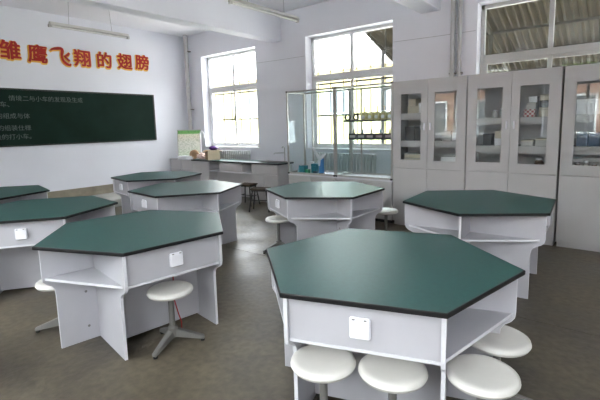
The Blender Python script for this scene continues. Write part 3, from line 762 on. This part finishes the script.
sbox(-1.92, 5.80, 1.251, .13, .16, .11, M_PAPER, 'lower white box on the middle shelf, first cabinet right door')
sbox(-1.92, 5.80, 1.362, .13, .16, .11, M_GRB, 'upper grey box on the middle shelf, first cabinet right door', .04)
sbox(-2.0, 5.80, .871, .30, .24, .09, M_SILVER, 'lower silver tray on the bottom shelf, first cabinet right door', 0, None, 'flat_tray')
sbox(-1.99, 5.80, .962, .28, .22, .07, M_PAPER, 'upper white tray on the bottom shelf, first cabinet right door', .12, None, 'flat_tray')
# second cabinet
def jar(x, y, z, r, h, m, lab):
    t = thing('jar', lab, 'jar', (x, y, z), group='jars in the glass cabinets')
    MB().lathe([(0, 0), (r, 0), (r, h*.7), (r*.7, h*.8), (r*.7, h*.85), (0, h*.85)], 14).build('body', m, t, True)
    MB().lathe([(0, h*.85), (r*.78, h*.85), (r*.78, h), (0, h)], 14).build('lid', M_WHITEP, t)
for k, x in enumerate((-1.45, -1.37, -1.31)):
    jar(x, 5.76, 1.541, .030, .10+.02*(k % 2), M_GRB, 'small grey jar on the top shelf, second cabinet left door, %s' % ('left', 'middle', 'right')[k])
sbox(-1.53, 5.80, 1.191, .10, .15, .15, M_DKB, 'dark box behind glass, second cabinet left door middle shelf')
sbox(-1.37, 5.78, 1.191, .12, .16, .09, M_PAPER, 'lower white box, second cabinet left door middle shelf')
sbox(-1.37, 5.78, 1.282, .12, .16, .09, M_CRB, 'upper cream box, second cabinet left door middle shelf')
sbox(-1.05, 5.76, 1.541, .12, .14, .09, M_CHK, 'red and white checked box on the top shelf, second cabinet right door')
sbox(-1.04, 5.78, 1.632, .10, .12, .08, M_GRB, 'grey box on the checked box, second cabinet right door')
sbox(-1.02, 5.78, 1.713, .09, .12, .07, M_PAPER, 'white box topmost of the pile on the checked box')
sbox(-.88, 5.80, 1.541, .14, .14, .11, M_CRB, 'lower cream box right of the checked box')
sbox(-.88, 5.80, 1.652, .14, .14, .08, M_DKB, 'dark box in the middle of the right hand pile, second cabinet')
sbox(-.88, 5.80, 1.733, .13, .14, .07, M_CRB, 'topmost cream box of the right hand pile, second cabinet')
sbox(-1.06, 5.78, 1.191, .13, .16, .07, M_GRB, 'left low grey box, second cabinet right door middle shelf', 0, M_CRB)
sbox(-.89, 5.78, 1.191, .16, .16, .09, M_GRB, 'right low grey box, second cabinet right door middle shelf', 0, M_CRB)
jar(-.93, 5.78, .871, .05, .17, M_BROWN, 'brown jar on the bottom shelf, second cabinet right door')
# third cabinet
sbox(-.33, 5.82, 1.551, .48, .20, .17, M_PAPER, 'long white box on the top shelf of the third cabinet')
for k in range(4):
    sbox(-.50+.115*k, 5.80, 1.191, .105, .16, .16, M_BLB, 'blue box on the middle shelf of the third cabinet, %s' % ('leftmost', 'second', 'third', 'rightmost')[k])
for k in range(5):
    jar(-.53+.08*k, 5.76, .871, .032, .13+.02*(k % 2), M_GRB if k % 2 else M_BROWN, 'jar on the bottom shelf of the third cabinet, %s' % ('leftmost', 'second', 'third', 'fourth', 'rightmost')[k])

# the cases and cabinets are 2.02 m tall: bring them and their contents from drawing size to that size, on the floor
KS = .9653
for o in list(COL.objects)[CASE_FROM:]:
    if o.parent is None:
        o.location = (o.location.x*KS, o.location.y*KS, FZ+o.location.z*KS); o.scale = (KS, KS, KS)

# ---------------------------------------------------------------- outside
struct(MB().box(-45, 45, -45, 45, -.6, -.5).build('ground', M_GRND), 'concrete yard outside the windows', 'ground')
def building(name, label, x0, x1, y, dep, h, m, wx, wz, ww, wh, face):
    t = thing(name, label, 'building', ((x0+x1)/2, y, -.5))
    MB().box(x0-(x0+x1)/2, x1-(x0+x1)/2, 0 if face < 0 else -dep, dep if face < 0 else 0, 0, h).build('wall', m, t)
    MB().box(x0-(x0+x1)/2-.3, x1-(x0+x1)/2+.3, (-.4 if face < 0 else -dep), (dep if face < 0 else .4), h, h+.25).build('parapet', M_MORTAR, t)
    for x in wx:
        for z in wz:
            X = x-(x0+x1)/2; s = face
            f = MB().box(X-ww/2-.08, X+ww/2+.08, min(s*.06, -s*.02), max(s*.06, -s*.02), z-.08, z+wh+.08).build('window_surround', M_FRAME, t)
            MB().box(X-ww/2, X-.03, min(s*.07, 0), max(s*.07, 0), z, z+wh).box(X+.03, X+ww/2, min(s*.07, 0), max(s*.07, 0), z, z+wh).build('window_glazing', M_BUILDW, f)
building('yellow_building', 'pale yellow building outside the windows', -34, 1, 17, 6, 4.6, M_BUILD, (-26.5, -23.5, -20.5, -17.5, -14.5, -11.5, -8.5, -5.5), (2.6,), 1.2, 1.1, -1)
building('added_brick_building', 'brick building added out of view on the near side for reflections', -18, 14, -13, 6, 4.6, M_BRICK, (-13, -9.5, -6, -2.5, 1, 4.5, 8), (1.4,), 1.7, 1.7, 1)  # added out of view for cabinet reflections and near side daylight
for k, (x, y) in enumerate(((-9, -9.5), (-3.2, -10.2), (3, -9.6))):
    t = thing('yard_tree', ['leafy tree before the brick building, left', 'leafy tree before the brick building, middle', 'leafy tree before the brick building, right'][k], 'tree', (x, y, -.5))
    MB().tube([(0, 0, 0), (.05, 0, 1.6), (0, .05, 4.4)], [.14, .11, .05], 8).build('trunk', M_BARK, t, True)
    m = MB()
    for j in range(900):
        d = Vector((random.gauss(0, 1), random.gauss(0, 1), random.gauss(0, 1))).normalized()*random.uniform(.5, 1.0)
        p = Vector((d.x*1.7, d.y*1.5, 4.7+d.z*1.3)); u = Vector((random.uniform(-1, 1), random.uniform(-1, 1), random.uniform(-1, 1))).normalized()*.16; w_ = u.orthogonal()*.6
        vs = [m.bm.verts.new(p+q_) for q_ in (-u, w_, u, -w_)]; m.bm.faces.new(vs)
    m.build('foliage', M_LEAF, t)['kind'] = 'stuff'
# rusty lean-to roof outside the right windows
ro = thing('canopy_roof', 'rusty brown corrugated roof on steel trusses outside the right window', 'canopy', (0, 0, 0))
X0, X1, Y0, Y1 = -4.66, 12, 7.0, 12.8
zr = lambda y: 3.47-.356*(y-8.0)
m = MB(); bm = m.bm; nx = int((X1-X0)/.03)
prev = None
for i in range(nx+1):
    x = X0+(X1-X0)*i/nx; dz = .03*math.sin(i*PI/2)
    cur = [bm.verts.new((x, Y0, zr(Y0)+dz)), bm.verts.new((x, Y1, zr(Y1)+dz)), bm.verts.new((x, Y0, zr(Y0)+dz+.006)), bm.verts.new((x, Y1, zr(Y1)+dz+.006))]
    if prev: bm.faces.new((prev[0], cur[0], cur[1], prev[1])); bm.faces.new((prev[2], prev[3], cur[3], cur[2]))
    prev = cur
m.build('roof_sheet', M_ROOF, ro, True)
for j in range(8):
    y = Y0+.1+j*.8; MB().box(X0+.02, X1, y-.018, y+.018, zr(y)-.085, zr(y)-.04).build('purlin', M_TRUSS, ro)
for x in (X0+.1, -2.3, .1, 2.5):
    m = MB(); m.tube([(x, Y0+.05, zr(Y0)-.13), (x, Y1-.1, zr(Y1)-.13)], .035, 6)
    m.build('rafter', M_TRUSS, ro)
    MB().tube([(x, 8.6, -.5), (x, 8.6, zr(8.6)-.13)], .045, 8).build('post', M_BAR if x < -4 else M_TRUSS, ro, True)
    MB().tube([(x, 8.6, zr(8.6)-1.0), (x, 10.2, zr(10.2)-.13)], .03, 8).build('brace', M_BAR if x < -4 else M_TRUSS, ro, True)
